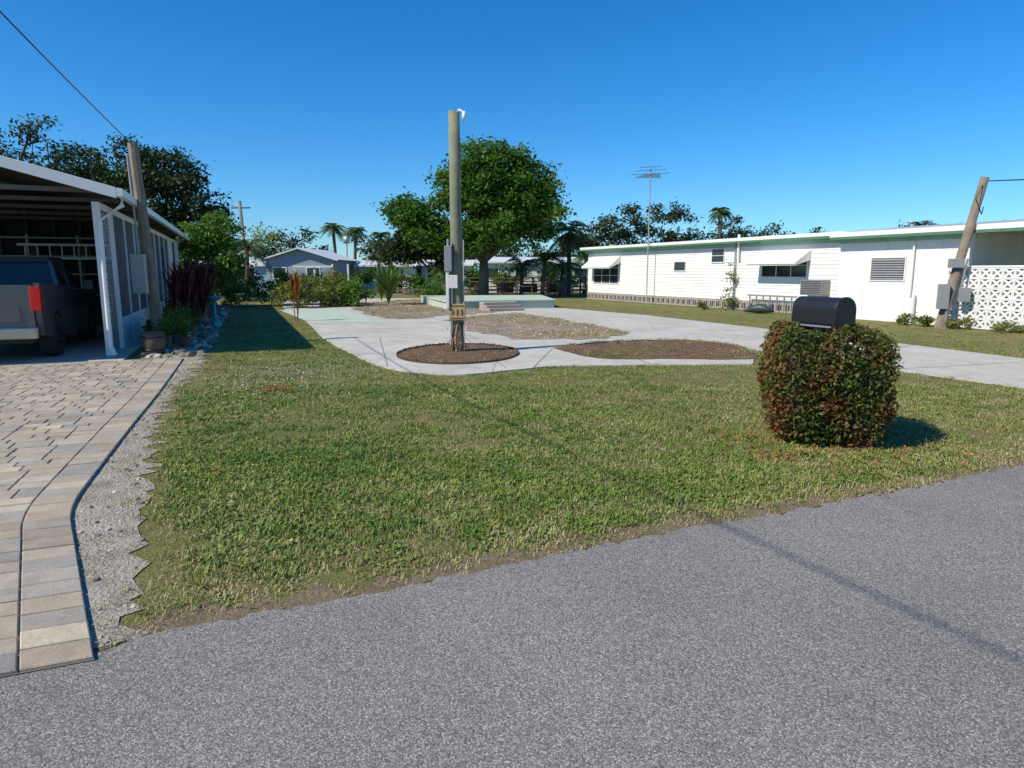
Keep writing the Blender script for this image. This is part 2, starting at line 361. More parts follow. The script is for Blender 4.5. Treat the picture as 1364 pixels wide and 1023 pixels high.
for i in range(3): tuft('litter_%d'%i,M['litter'],4,.05,.012,.02,.013,cl,True)
cs=coll('stone_sources')
def stone(name,mt,coll_):
    bm=bmesh.new(); bmesh.ops.create_icosphere(bm,subdivisions=1,radius=1)
    for v in bm.verts: v.co*=random.uniform(.7,1.15); v.co.z*=.6
    me=bpy.data.meshes.new(name); bm.to_mesh(me); bm.free(); me.materials.append(mt)
    o=bpy.data.objects.new(name,me); coll_.objects.link(o)
for i in range(4): stone('stone_%d'%i,M['stone'],cs)
ck=coll('rock_sources')
for i in range(3): stone('rock_%d'%i,M['rock'],ck)
stone('rock_w',M['stone'],ck)
def scatter(name,P,z,cl,smin,smax,tilt=.15):
    me=bpy.data.meshes.new(name); me.from_pydata([(x,y,z) for x,y in P.tolist()],[],[])
    o=bpy.data.objects.new(name,me); S.collection.objects.link(o)
    ng=bpy.data.node_groups.new(name+'_nodes','GeometryNodeTree')
    ng.interface.new_socket('Geometry',in_out='INPUT',socket_type='NodeSocketGeometry')
    ng.interface.new_socket('Geometry',in_out='OUTPUT',socket_type='NodeSocketGeometry')
    gi=ng.nodes.new('NodeGroupInput'); go=ng.nodes.new('NodeGroupOutput')
    ci=ng.nodes.new('GeometryNodeCollectionInfo'); ci.inputs['Collection'].default_value=cl
    ci.inputs['Separate Children'].default_value=True; ci.inputs['Reset Children'].default_value=True
    ip=ng.nodes.new('GeometryNodeInstanceOnPoints'); ip.inputs['Pick Instance'].default_value=True
    rv=ng.nodes.new('FunctionNodeRandomValue'); rv.data_type='FLOAT_VECTOR'
    rv.inputs[0].default_value=(-tilt,-tilt,0); rv.inputs[1].default_value=(tilt,tilt,6.28)
    rs=ng.nodes.new('FunctionNodeRandomValue'); rs.data_type='FLOAT'
    rs.inputs[2].default_value=smin; rs.inputs[3].default_value=smax
    l=ng.links.new
    l(gi.outputs[0],ip.inputs['Points']); l(ci.outputs[0],ip.inputs['Instance'])
    l(rv.outputs[0],ip.inputs['Rotation']); l(rs.outputs[1],ip.inputs['Scale']); l(ip.outputs[0],go.inputs[0])
    md=o.modifiers.new('scatter','NODES'); md.node_group=ng
    return o
def samp(x0,x1,y0,y1,dens):
    n=int((x1-x0)*(y1-y0)*dens); return np.column_stack([rng.uniform(x0,x1,n),rng.uniform(y0,y1,n)])
gl=[(x,y) for x,y in grassleft]
lawn=[(-1.67,2.72)]+[(x,y) for x,y in roadedge[2:-1]]+[(16,20),(13.6,19.5),(4.4,39),(-3,45),(-15.5,40)]+gl[::-1]
def lawnmask(P):
    k=inpoly(P,lawn)&~inpoly(P,conc)&~inpoly(P,roadpoly)
    view=np.abs(P[:,0])<.80*P[:,1]*.99+1.0
    return k&view
def wob(P,s,ph=0):
    return (np.sin(P[:,0]*s+ph+1.3*np.sin(P[:,1]*s*.7+ph))+np.sin(P[:,1]*s*1.3+2*ph+1.1*np.sin(P[:,0]*s*.8)))*.5
pts=[]
for x0,x1,y0,y1,d in ((-4,7,2.6,6,960),(-7,9,6,9.5,430),(-10,12,9.5,14,200),(-14,16,14,22,85),(-16,14,22,40,28)):
    P=samp(x0,x1,y0,y1,d); pts.append(P[lawnmask(P)])
P=np.vstack(pts)
re2=[(x,y) for x,y in roadedge[:-1]]
dr=dline(P,re2); dg=dline(P,gl); 
w=wob(P,1.3)*.35+wob(P,3.7,1)*.3+wob(P,9,2)*.35+rng.normal(0,.15,len(P))
w2=wob(P,.55,.7)
keep=rng.random(len(P))<np.clip(.18+(dr+.08*wob(P,9))/.32,0,1)*np.clip(.2+(dg+.12*wob(P,7))/.3,0,1)*np.clip(.76+.75*w,.14,1)
P=P[keep]; dr=dr[keep]; dg=dg[keep]; w=w[keep]; w2=w2[keep]
pdry=np.clip(.29-.35*w+.20*w2+.75*np.exp(-dr/.28)+.55*np.exp(-dg/.2)+.15*np.exp(-dr/.9)+np.clip((P[:,0]-.2)*.05,0,.25)+np.clip((P[:,1]-4.5)*.035,0,.25),0.06,.93)
isd=rng.random(len(P))<pdry
scatter('lawn_grass',P[~isd],0,cg,.75,1.5); scatter('dry_grass',P[isd],0,cd,.7,1.4)
P=samp(-4,8,2.7,12,1.2); P=P[lawnmask(P)]
Q=rng.normal(0,1,(300,2))*np.array([.6,.4])+np.array([2.9,6.0])
R=rng.normal(0,1,(80,2))*np.array([.10,.10])+np.array([-3.21,9.04])
scatter('fallen_leaves',np.vstack([P,Q,R]),.03,cl,.5,1.1,.6)
P=rng.normal(0,1,(700,2))*np.array([.9,1.1])+np.array([-3.6,10.3]); P=P[lawnmask(P)]
scatter('lawn_pebbles',P,.03,cs,.006,.015,1)
P=samp(.7,5,12,16,150); P=P[inpoly(P,bed2)]; scatter('bed_weeds',P[rng.random(len(P))<np.clip(.3+.6*wob(P,3),0,1)],.04,cd,.8,1.4)
Pb=samp(.7,5,12,16,60); Pb=Pb[inpoly(Pb,bed2)]; Pb=Pb[rng.random(len(Pb))<np.clip(.15+.7*wob(Pb,2.1,2),0,1)]; scatter('bed_grass',Pb,.04,cg,1,1.5)
P=samp(-2.5,.5,11.3,15,90); P=P[inpoly(P,bed1)]; scatter('bed_clippings',P[rng.random(len(P))<np.clip(.35+.6*wob(P,3),0,1)],.035,cd,.7,1.2)
P=samp(-2.5,5,11.3,16,60); P=P[inpoly(P,bed1)|inpoly(P,bed2)]; scatter('bed_leaves',P,.045,cl,.5,1.1,.6)
gp=gravpoly
P=samp(-7,-1,2.6,13,800); P=P[inpoly(P,gp)]; P=P[rng.random(len(P))<np.clip(.7+.5*wob(P,4),.1,1)]; scatter('gravel_stones',P,.006,cs,.003,.012,1)
P=samp(-7,-1,2.6,13,34); P=P[inpoly(P,gp)]; scatter('gravel_pebbles',P,.006,ck,.010,.028,1)
P=samp(-7,-1,2.6,13,300); P=P[inpoly(P,gp)]; dgp=dline(P,gl); P=P[rng.random(len(P))<np.clip(np.exp(-dgp/.12)*.9+.10*wob(P,3,1),0,1)]; scatter('gravel_straw',P,.008,cd,.6,1.2)
P=samp(-15.5,-5.5,12.5,34,14); P=P[inpoly(P,gp)]; scatter('bed_rocks',P,.02,ck,.05,.15,.5)
P=samp(-9,4,15,39,13); P=P[inpoly(P,rubs[0])|inpoly(P,rubs[1])]; scatter('rubble_stones',P,.03,ck,.012,.045,.6)
P=samp(-9,4,15,39,26); P=P[(inpoly(P,rubs[0])|inpoly(P,rubs[1]))&(wob(P,.9)>.0)]; scatter('rubble_weeds',P,.03,cd,1.2,3)

# ------------------------------------------------------------------ foliage
def leaves(p,C,size,flat=.4,asp=.5):
    n=len(C); nrm=rng.normal(0,1,(n,3)); nrm[:,2]=np.abs(nrm[:,2])+flat; nrm/=np.linalg.norm(nrm,axis=1)[:,None]
    t=rng.normal(0,1,(n,3)); u=np.cross(nrm,t); u/=np.linalg.norm(u,axis=1)[:,None]; v=np.cross(nrm,u)
    s=size*rng.uniform(.6,1.4,n)[:,None]
    V=np.stack([C-u*s,C+v*s*asp+nrm*s*.15,C+u*s,C-v*s*asp+nrm*s*.15],1).reshape(-1,3)
    F=np.arange(4*n).reshape(-1,4); p.arr(V,F)
def clumps(lobes,n,per,sig,shell=.5):
    out=[];cc=[]
    vol=np.array([l[3]*l[4]*l[5] for l in lobes]); vol=vol/vol.sum()
    for l,f in zip(lobes,vol):
        k=max(3,int(n*f)); d=rng.normal(0,1,(k,3)); d/=np.linalg.norm(d,axis=1)[:,None]
        r=rng.uniform(0,1,(k,1))**(shell); r*=rng.uniform(.8,1.12,(k,1))
        c=np.array(l[:3])+d*r*np.array(l[3:6]); cc.append(c)
        m=rng.integers(int(per*.5),int(per*1.5),k)
        rep=np.repeat(c,m,axis=0); out.append(rep+rng.normal(0,1,rep.shape)*sig*np.array([1,1,.6]))
    return np.vstack(out),np.vstack(cc)
def tree(name,base,lobes,mt,n=120,per=90,sig=.4,size=.13,trunk=.25,th=None,bark='bark',flat=.4):
    L=Part('leaves',mt); T=Part('trunk_and_limbs',M[bark],smooth=True)
    C,cc=clumps(lobes,n,per,sig); C=C[C[:,2]>.05]; leaves(L,C,size,flat)
    b=Vector((*base,0)); th=th or min(l[2] for l in lobes)*.5
    top=b+Vector((random.uniform(-.2,.2),0,th))
    T.tube([b+Vector((0,0,-.1)),b.lerp(top,.5)+Vector((.05,0,0)),top],[trunk*1.25,trunk,trunk*.85],9)
    for l in lobes:
        c=Vector(l[:3]); mid=top.lerp(c,.5)+Vector((random.uniform(-.3,.3),random.uniform(-.3,.3),.2))
        T.tube([top,mid,c],[trunk*.6,trunk*.4,trunk*.2],7)
        k=cc[np.argsort(((cc-np.array(l[:3]))**2).sum(1))][:14:2]
        for q in k: q=Vector(q); T.tube([c.lerp(mid,.4),(c+q)/2+Vector((0,0,.1)),q],[trunk*.2,trunk*.13,trunk*.05],5)
    return obj(name,[T,L])
def bush(name,base,r,h,mt,n=25,per=60,size=.06,sig=.15):
    x,y=base; return tree(name,base,[(x,y,h*.5,r,r,h*.5)],mt,n,per,sig,size,.04,h*.2)
def strap(name,base,h,n,mt,wd=.04,spread=.6,stems=1,sx=.25):
    p=Part('leaves',mt); st=Part('stems',M['bark'],smooth=True)
    for s_ in range(stems):
        ox,oy=(random.uniform(-sx,sx),random.uniform(-sx,sx)) if stems>1 else (0,0)
        z0=random.uniform(.1,.6)*h if stems>1 else .05
        if stems>1: st.tube([(base[0]+ox*.4,base[1]+oy*.4,0),(base[0]+ox,base[1]+oy,z0)],[.02,.015],6)
        for i in range(n):
            a=random.uniform(0,6.28); L=(h-z0)*random.uniform(.6,1.05); out=spread*L*random.uniform(.2,1.1)
            dx,dy=math.cos(a),math.sin(a); w=wd*random.uniform(.7,1.2); pr=[]
            zz=z0+random.uniform(0,.2)*h
            for t,ww in ((0,.5),(.35,1),(.7,.8),(1,.05)):
                r=out*t**1.3; z=zz+(L)*(t-.38*t*t*random.uniform(.6,1.3)*spread*1.4)
                cx,cy=base[0]+ox+dx*r,base[1]+oy+dy*r; pr.append(((cx-dy*w*ww,cy+dx*w*ww,z),(cx+dy*w*ww,cy-dx*w*ww,z)))
            vs=[q for pp in pr for q in pp]; p.add(vs,[(0,1,3,2),(2,3,5,4),(4,5,7,6)])
    return obj(name,[st,p])
def palm(name,base,h,r,nf=22,trunk=.16,mt=None,leafw=.03,nl=22):
    T=Part('trunk',M['bark'],smooth=True); L=Part('fronds',mt or M['palm'])
    lx=random.uniform(-.3,.3); T.tube([(base[0],base[1],0),(base[0]+lx*.4,base[1],h*.5),(base[0]+lx,base[1],h)],[trunk*1.3,trunk,trunk*.9],9)
    c=Vector((base[0]+lx,base[1],h))
    for i in range(nf):
        a=i*2.4+random.uniform(-.2,.2); el=math.radians(random.uniform(-20,75)); R=r*random.uniform(.85,1.1)
        d=Vector((math.cos(a),math.sin(a),0)); side=Vector((-d.y,d.x,0)); pts=[]
        for k in range(nl+1):
            t=k/nl; pts.append(c+d*(R*t*math.cos(el*.8))+Vector((0,0,R*(math.sin(el)*t-.75*t*t))))
        L.tube(pts[::3],[.03*(1-.8*j/len(pts[::3])) for j in range(len(pts[::3]))],4,False)
        for k in range(2,nl+1):
            t=k/nl; l=R*.33*math.sin(math.pi*min(1,t*.9+.12))**.7; tg=(pts[k]-pts[k-1]).normalized()
            for sg in (-1,1):
                q=pts[k]+side*sg*l*.8+tg*l*.5+Vector((0,0,-l*random.uniform(.15,.5)))
                w=tg*leafw; L.add([pts[k]-w,pts[k]+w,q],[(0,1,2)])
    return obj(name,[T,L])

tree('broadleaf_tree',(-1.8,42),[(-1.2,42,7.2,3.0,3.0,2.1),(.6,42,6.2,2.4,2.4,2.0),(-2.6,42,6.4,2.2,2,1.8),(1.6,41.5,5.0,1.8,1.8,1.4),(-5.6,41.5,4.5,2.0,1.8,1.5),(-1,41.5,4.2,3.5,2.2,1.6),(-6.9,42,5.6,1.2,1.2,.8),(-3.6,41.5,3.6,2.2,1.6,1.3)],M['leafc'],270,170,.40,.14,.3,2.2)
tree('broadleaf_tree',(-4.6,44),[(-4.8,44,3.2,2.3,1.6,1.4),(-7,44,3.0,1.3,1.5,1.4)],M['leafo'],60,110,.35,.14,.16,1.3)
tree('oak_tree',(-22,41),[(-21.4,41,7.0,3.0,3,2.0),(-24.6,41,6.6,2.4,2.5,2.1),(-18.9,41,5.8,2.1,2.2,1.8),(-22,41,4.6,4.0,2.6,1.6),(-24.4,41,8.4,1.4,1.4,.7),(-17.6,41,4.4,1.6,1.6,1.2)],M['leafo'],230,90,.36,.13,.35,3)
tree('oak_tree',(-31,42),[(-31,42,8.6,2.2,2.2,1.2),(-28.5,42,9.9,1.3,1.3,1.0),(-30,42,7.4,3.2,2,1.1),(-26.9,42,8.3,1.3,1.3,1),(-33.5,42,9,1.7,1.5,1)],M['leafo'],90,60,.4,.12,.25,5)
tree('shade_tree',(-13.6,31),[(-13.4,31,3.2,1.2,1.2,1.2),(-12.9,31,1.7,.9,.9,1.2),(-14.3,31,2.0,1.2,1,1.6)],M['leafb'],80,100,.22,.09,.12,.8)
tree('shade_tree',(-16.5,38),[(-16.4,38,3.0,1.5,1.4,1.5),(-15.0,37,1.6,1.1,1.1,1.3)],M['leafo'],50,90,.3,.1,.12,1)
bush('garden_bush',(-13.1,28.3),.8,1.7,M['leafo'],22,90,.06)
bush('garden_bush',(-12.6,30.5),.75,1.5,M['leafb'],20,90,.06)
for x,y,r,h,k in ((-9.6,30,1.0,1.3,'weed'),(-8.4,31,.9,1.2,'weed'),(-7.6,31.5,1.2,1.3,'leafb'),(-10.4,33,1.2,1.6,'leafb'),(-8.9,33,1.2,1.7,'weed'),(-4.2,36,.9,1.0,'leafb'),(-12.5,44,1.5,1.6,'leafo'),(-11.4,32,1.1,1.8,'leafb'),
    (-8.2,16.3,.3,.7,'leafc'),(-10.0,20.2,.4,.9,'leafb'),(-11.4,24.2,.55,1.2,'leafb'),(-12.0,26.0,.55,1.1,'yucca'),(-8.6,17.2,.3,.5,'leafb'),(-7.9,15.2,.25,.55,'leafb')):
    bush('garden_bush',(x,y),r,h,M[k],24,80,.07 if y>28 else .045,.17 if y>28 else .09)
strap('ornamental_grass',(-5.9,32.5),2.3,190,M['yucca'],.045,.6)
strap('ornamental_grass',(-7.0,36.5),1.4,90,M['yucca'],.04,.6)
for x,y,h,n_ in ((-9.0,17.6,1.75,22),(-9.5,19.3,1.95,22),(-10.5,22.5,1.8,20),(-9.35,18.5,1.35,18),(-10.0,20.9,1.6,20)):
    strap('cordyline_plant',(x+.42,y),h,n_,M['redl'],.035,.40,4,.2)
strap('croton_plant',(-6.95,21.8),1.5,13,M['redo'],.03,.25,3,.10)
palm('palm_tree',(3.8,46),4.2,2.1,26,.15,None,.045); palm('palm_tree',(1.9,43),2.2,1.8,20,.12,M['leafc']); palm('palm_tree',(3.1,44),2.0,1.7,18,.12)
palm('palm_tree',(-3.9,43.5),1.8,1.6,18,.12,M['yucca']); palm('palm_tree',(-14,36),2.8,1.6,18,.1); palm('palm_tree',(.6,44.5),2.0,1.7,18,.12,M['leafc'])
palm('palm_tree',(5.2,49),2.6,1.7,20,.12,M['leafc']); palm('palm_tree',(-11.8,60),3.6,1.7,20,.13)
palm('palm_tree',(-23,90),7.2,2.2,26,.22,None,.06); palm('palm_tree',(-20.2,88),6.6,2.1,26,.2,None,.06); palm('palm_tree',(-18,95),6.3,2.2,24,.2,None,.06)
palm('palm_tree',(24,80),8.4,1.7,30,.25,None,.06); palm('palm_tree',(35.5,60),5.2,2.2,26,.2,None,.05); palm('palm_tree',(30.5,92),6.2,2.4,24,.2,None,.06)
L=Part('distant_trees',M['fard']); lob=[]
for x,y,z,r in ((9.5,75,4.6,2.8),(12,75,6,2.8),(15,76,6.6,2.8),(17.5,76,6.2,2.6),(20,78,4.8,2.4),(23,80,4.4,2.4),(27,84,5,3),(29,84,6,1.6),(31,86,4.8,3),(36,84,3.8,3),(42,84,3.7,3),(-33,70,5,3.5),(-27,76,3.8,2.6),(-24,80,3.6,3),(50,84,3.8,4),(60,84,3.8,4),(6,80,4.2,3),(0,82,4,3),(-6,82,4.2,3),(-12,85,4.4,3),(-17,85,4,3),(-10,78,3.6,2.4),(8,74,4,2.2),(70,84,4,5)):
    lob.append((x,y,z,r*1.2,2,r)); lob.append((x+random.uniform(-1,1),y,z*.45,r*1.5,2,r))
C,_=clumps(lob,1000,75,.5); leaves(L,C[C[:,2]>0],.21); L.obj('distant_trees')
L=Part('bank_shrubs',M['leafc']); lob=[(x,60+random.uniform(-1.2,.5),random.uniform(.6,1.1),random.uniform(1,1.6),.8,random.uniform(.7,1.1)) for x in (-26,-14.6,-12.8,-10,-7.6,-5.4,-3.6,-.6,3.4,5.2,7.2,9)]
C,_=clumps(lob,190,60,.28); leaves(L,C[C[:,2]>0],.13); L.obj('bank_shrubs')
tree('bare_tree',(-24.5,66),[(-24.5,66,4.6,2.2,1.5,1.8)],M['weed'],30,18,.5,.13,.2,2)

# hedge + mailbox
cx,cy=3.0,6.42
Hc=Part('leaves',M['hedge']); n=26000
d=rng.normal(0,1,(n,3)); d/=np.abs(d).max(axis=1)[:,None]
e=7.; k=(np.abs(d)**e).sum(1)**(-1/e); d=d*k[:,None]
sc=(1-.24*rng.random(n)**1.6+rng.normal(0,.024,n))[:,None]; C=d*sc
zz=(C[:,2]+1)/2*1.05
rr=.515*(.97+.06*np.sin(np.clip(zz/1.0,0,1)*2.6)); wv=1+.035*np.sin(C[:,0]*5+C[:,2]*4)+.035*np.sin(C[:,1]*7+1+C[:,2]*3)+.02*np.sin(C[:,0]*11+C[:,2]*9)
ang=math.radians(-14); X=C[:,0]*rr*wv; Y=C[:,1]*rr*wv
C=np.column_stack([cx+X*math.cos(ang)-Y*math.sin(ang),cy+X*math.sin(ang)+Y*math.cos(ang),zz*(1+.03*np.sin(C[:,0]*6)+.02*np.sin(C[:,1]*5))+.03])
leaves(Hc,C,.021,.1,.55)
tw=Part('twigs',M['bark'])
for i in range(130):
    a=random.uniform(0,6.28); r=random.uniform(.1,.53); z=random.uniform(.3,1.09)
    tw.tube([(cx+.2*r*math.cos(a),cy+.2*r*math.sin(a),0),(cx+.7*r*math.cos(a),cy+.7*r*math.sin(a),z*.6),(cx+r*math.cos(a),cy+r*math.sin(a),z)],[.012,.007,.003],4)
light_block_core=Part('light_block_core',M['dark'],bevel=.10).box(fr_at(cx,cy,ang),-.37,.37,-.37,.37,.10,.88)  # dark box added inside the leaves to block light through the bush
obj('hedge_bush',[Hc,tw,light_block_core])
mf=frame((2.93,6.40),(.373,-.928),(.928,.373))
def extr(p,fr,prof,x0,x1):
    n=len(prof); p.add([fr(x0,y,z) for y,z in prof]+[fr(x1,y,z) for y,z in prof],[tuple(range(n))[::-1],tuple(range(n,2*n))]+[(i,(i+1)%n,n+(i+1)%n,n+i) for i in range(n)])
w=.12; prof=[(-w,1.12),(w,1.12)]+[(w*math.cos(a),1.25+w*.95*math.sin(a)) for a in np.linspace(0,math.pi,15)]
b_=Part('body',M['black'],bevel=.004); extr(b_,mf,prof,-.26,.24)
w=.128; prof=[(-w,1.115),(w,1.115)]+[(w*math.cos(a),1.25+w*.95*math.sin(a)) for a in np.linspace(0,math.pi,15)]
dr_=Part('door',M['black'],bevel=.004); extr(dr_,mf,prof,.243,.268); dr_.box(mf,.27,.29,-.02,.02,1.32,1.335)
bs=Part('base_board',M['grey'],bevel=.004).box(mf,-.22,.2,-.10,.10,1.085,1.112)
ps_=Part('post',M['pole']).box(mf,-.05,.05,-.05,.05,0,1.084)
fg=Part('flag',M['red']).box(mf,.05,.17,.129,.135,1.2,1.225)
obj('mailbox',[b_,dr_,bs,ps_,fg])

# ------------------------------------------------------------------ centre utility pole
P1=Part('pole',M['poleg'],smooth=True).tube([(-1.07,13.3,-.1),(-1.07,13.3,1.5),(-1.08,13.3,3.2),(-1.09,13.3,4.55)],[.125,.118,.110,.105],14)
bx=Part('meter_box',M['grey'],bevel=.01); f=frame((-1.07,13.3),(1,0),(0,1))
bx.box(f,-.22,-.08,-.22,-.08,1.60,2.08); bx.tube([(-1.22,13.15,2.08),(-1.22,13.15,2.2)],.03,8)
b2=Part('outlet_box',M['white'],bevel=.008).box(f,-.13,.03,-.25,-.12,1.28,1.53); b2.box(f,-.20,-.14,-.2,-.14,.9,1.6)
ba=Part('house_number_plaque',M['tan'],bevel=.01).box(f,-.15,.17,-.165,-.135,.66,.98)
bd_=Part('plaque_details',M['mulchd'])
for i,sx in enumerate((-.09,.0,.09)): bd_.tube([f(sx,-.169,.77),f(sx+.02,-.169,.82),f(sx,-.169,.87)],.012,5)
for z in (.70,.94): bd_.box(f,-.12,.14,-.170,-.1655,z-.008,z+.008)
cn=Part('conduit',M['grey'],smooth=True).tube([(-1.19,13.18,0),(-1.19,13.18,1.3)],.022,8); cn.tube([(-.94,13.2,0),(-.93,13.2,2.2)],.012,6)
lt=Part('lamp_arm',M['whitec'],smooth=True).tube([(-1.05,13.28,4.5),(-.98,13.2,4.56),(-.90,13.1,4.50)],.018,8); lt.lathe((-.88,13.08,4.35),[(.0,.16),(.03,.15),(.045,.08),(.035,0),(0,-.0)],12)
vn=Part('dry_vine',M['litter']); C=np.array([[-1.05,13.2,.2]])+rng.normal(0,1,(160,3))*np.array([.08,.08,.14]); leaves(vn,C[C[:,2]>.05],.03)
for i in range(9):
    a=random.uniform(3.3,6); bd_.tube([(-1.07+.2*math.cos(a),13.28+.2*math.sin(a),.04),(-1.07+.135*math.cos(a),13.28+.135*math.sin(a),.35),(-1.07+.13*math.cos(a+.3),13.28+.13*math.sin(a+.3),.62)],.007,5)
obj('utility_pole',[P1,bx,b2,ba,bd_,cn,lt,vn])

# ------------------------------------------------------------------ left carport house
LH=frame((-7.57,12.75),D,(-.928,-.373))
er=3.06; sl=.27
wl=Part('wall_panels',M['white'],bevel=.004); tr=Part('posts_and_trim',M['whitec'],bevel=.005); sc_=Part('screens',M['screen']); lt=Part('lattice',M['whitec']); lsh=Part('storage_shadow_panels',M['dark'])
tr.box(LH,0,.11,0,.12,0,2.86)
for s0 in (1.35,2.9,4.4,5.9,7.4,8.9,10.4,11.9,13.4,14.9,16.4,17.9): tr.box(LH,s0,s0+.07,-.005,.08,0,2.86)
tr.box(LH,.112,18.6,-.001,.07,2.74,2.86); tr.box(LH,1.44,18.6,-.003,.06,.60,.65)
wl.box(LH,1.442,18.6,.01,.055,0,.597)
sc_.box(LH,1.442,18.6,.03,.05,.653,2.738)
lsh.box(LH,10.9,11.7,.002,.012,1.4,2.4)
wl.box(LH,13.5,14.88,.004,.028,.664,2.736); wl.box(LH,16.5,17.85,.004,.028,.664,2.736)
def lattice(p,fr,x0,x1,z0,z1,y,st=.12,w=.02):
    for sg in (1,-1):
        yy=y+(.004 if sg>0 else -.004)
        c=-(z1-z0) if sg>0 else 0
        while c<(x1-x0)+(0 if sg>0 else (z1-z0)):
            a=max(z0,z0+((x0-(x0+c))/sg if sg>0 else ((x1-(x0+c))/sg)))
            b=min(z1,z0+((x1-(x0+c))/sg if sg>0 else ((x0-(x0+c))/sg)))
            if b-a>.03:
                xa=x0+c+sg*(a-z0); xb=x0+c+sg*(b-z0)
                p.add([fr(xa-w,yy,a),fr(xa+w,yy,a),fr(xb+w,yy,b),fr(xb-w,yy,b)],[(0,1,2,3)])
            c+=st
lattice(lt,LH,.12,1.34,.1,2.72,.05,.16,.016)
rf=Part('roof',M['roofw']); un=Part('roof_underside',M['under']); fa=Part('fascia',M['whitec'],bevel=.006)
RF=frame((-7.03,12.4),D,(-.928,-.373)); rq=4.6; rl=19.6
def slope(p,z,x0,x1,q0,q1,th):
    za,zb=z+sl*q0,z+sl*q1
    vs=[RF(x0,q0,za),RF(x1,q0,za),RF(x1,q1,zb),RF(x0,q1,zb)]
    p.add(vs+[(a,b,c-th) for a,b,c in vs],[(0,1,2,3),(7,6,5,4),(0,4,5,1),(1,5,6,2),(2,6,7,3),(3,7,4,0)])
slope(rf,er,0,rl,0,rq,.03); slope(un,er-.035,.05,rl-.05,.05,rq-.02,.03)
vs=[RF(0,rq,er+sl*rq),RF(rl,rq,er+sl*rq),RF(rl,rq*2,er),RF(0,rq*2,er)]
rf.add(vs+[(a,b,c-.05) for a,b,c in vs],[(0,1,2,3),(7,6,5,4),(0,4,5,1),(1,5,6,2),(3,7,4,0)])
for q0,q1,za,zb in ((0,rq,er,er+sl*rq),(rq,2*rq,er+sl*rq,er)):
    vs=[RF(-.03,q0,za+.01),RF(-.03,q1,zb+.01),RF(-.03,q1,zb-.18),RF(-.03,q0,za-.18)]
    fa.add(vs+[RF(0-.002,q0,za+.01),RF(-.002,q1,zb+.01),RF(-.002,q1,zb-.18),RF(-.002,q0,za-.18)],[(0,1,2,3),(7,6,5,4),(0,4,5,1),(2,6,7,3),(3,7,4,0),(1,5,6,2)])
gu=Part('gutter',M['whitec'],bevel=.01).box(RF,-.03,rl,-.11,-.003,er-.15,er-.01)
ds=Part('downspout',M['whitec'],smooth=False,bevel=.008)
ds.tube([RF(.15,-.06,er-.12),RF(.15,-.06,er-.28),RF(.25,.34,er-.55),RF(.25,.36,.25),RF(.12,.28,.08)],.042,8)
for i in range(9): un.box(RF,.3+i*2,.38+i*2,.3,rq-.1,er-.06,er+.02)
bk=Part('back_walls_and_light_block',M['dark'])
bk.box(LH,8.6,8.7,.1,8.6,0,3.9); bk.box(LH,0,8.6,8.5,8.6,0,3.0); bk.box(LH,18.4,18.5,.1,8.5,0,3.6)  # second box: unseen left side wall, added to block light into the carport
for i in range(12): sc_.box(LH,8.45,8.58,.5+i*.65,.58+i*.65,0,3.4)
sh=Part('storage_racks',M['grey'])
for z in (.9,1.5,2.0,2.5): sh.box(LH,7.9,8.4,.6,4.5,z,z+.04)
for q in (.6,1.8,3.0,4.4): sh.box(LH,7.9,7.95,q,q+.06,0,2.6)
sh2=Part('boards',M['whitec']).box(LH,7.2,7.3,.3,3.1,2.28,2.34); sh2.box(LH,7.2,7.3,.3,3.1,1.92,1.98)
for i in range(10): sh2.box(LH,7.22,7.28,.4+i*.28,.43+i*.28,1.98,2.28)
bxs=Part('boxes',M['wood'])
for i in range(9):
    q=.7+i*.42; z=[.94,1.54,2.04][i%3]; bxs.box(LH,8.0,8.35,q,q+.33,z,z+random.uniform(.2,.4))
obj('carport_house',[wl,tr,sc_,lsh,lt,rf,un,fa,gu,ds,bk,sh,sh2,bxs])
P2=Part('pole',M['pole'],bevel=.01)
P2.tube([(-7.42,14.2,-.1),(-7.63,14.2,4.15)],[.12,.10],8)
b_=Part('meter_box',M['grey'],bevel=.01).box(frame((-7.5,14.05),(1,0),(0,1)),-.24,.04,-.14,-.03,1.15,1.95)
b_.tube([(-7.58,13.98,1.95),(-7.66,14.02,3.9)],.025,8)
wr=Part('service_wire',M['black'])
a0=Vector((-7.63,14.2,4.1)); a1=Vector((-1.5,-7.0,7.2))
wr.tube([a0.lerp(a1,t)-Vector((0,0,.9*math.sin(math.pi*t)*.5)) for t in np.linspace(0,1,25)],.010,6)
obj('service_pole',[P2,b_,wr])
Part('p',M['pole'],smooth=True).tube([(-1.5,-7.1,0),(-1.5,-7.1,8)],[.16,.12],10).obj('street_pole')

# ------------------------------------------------------------------ pickup truck
TF=frame((-8.16,11.75),D,(-.928,-.373))
body=Part('body',M['trucks'],bevel=.035); gls=Part('windows',M['glass'],bevel=.01); tyr=Part('tyres',M['rubber'],smooth=False,bevel=.02); rim=Part('rims',M['chrome']); dk=Part('underbody',M['rubber']); rd=Part('tail_lights',M['red'],bevel=.01); ch=Part('bumper',M['chrome'],bevel=.03)
Wd=1.88
def side(p,y0,y1,prof):
    n=len(prof); p.add([TF(x,y0,z) for x,z in prof]+[TF(x,y1,z) for x,z in prof],[tuple(range(n)),tuple(range(n,2*n))[::-1]]+[(i,(i+1)%n,n+(i+1)%n,n+i) for i in range(n)])
def arch(xc,r=.46,z0=.42): return [(xc+r*math.cos(a),z0+r*math.sin(a)) for a in np.linspace(math.pi,0,11)]
prof=[(.1,.5)]+arch(1.15)+[(2.0,.36),(3.9,.36)]+arch(4.35)+[(5.1,.45),(5.2,.75),(5.1,1.10),(3.9,1.18),(3.6,1.22),(.06,1.40),(.05,.9)]
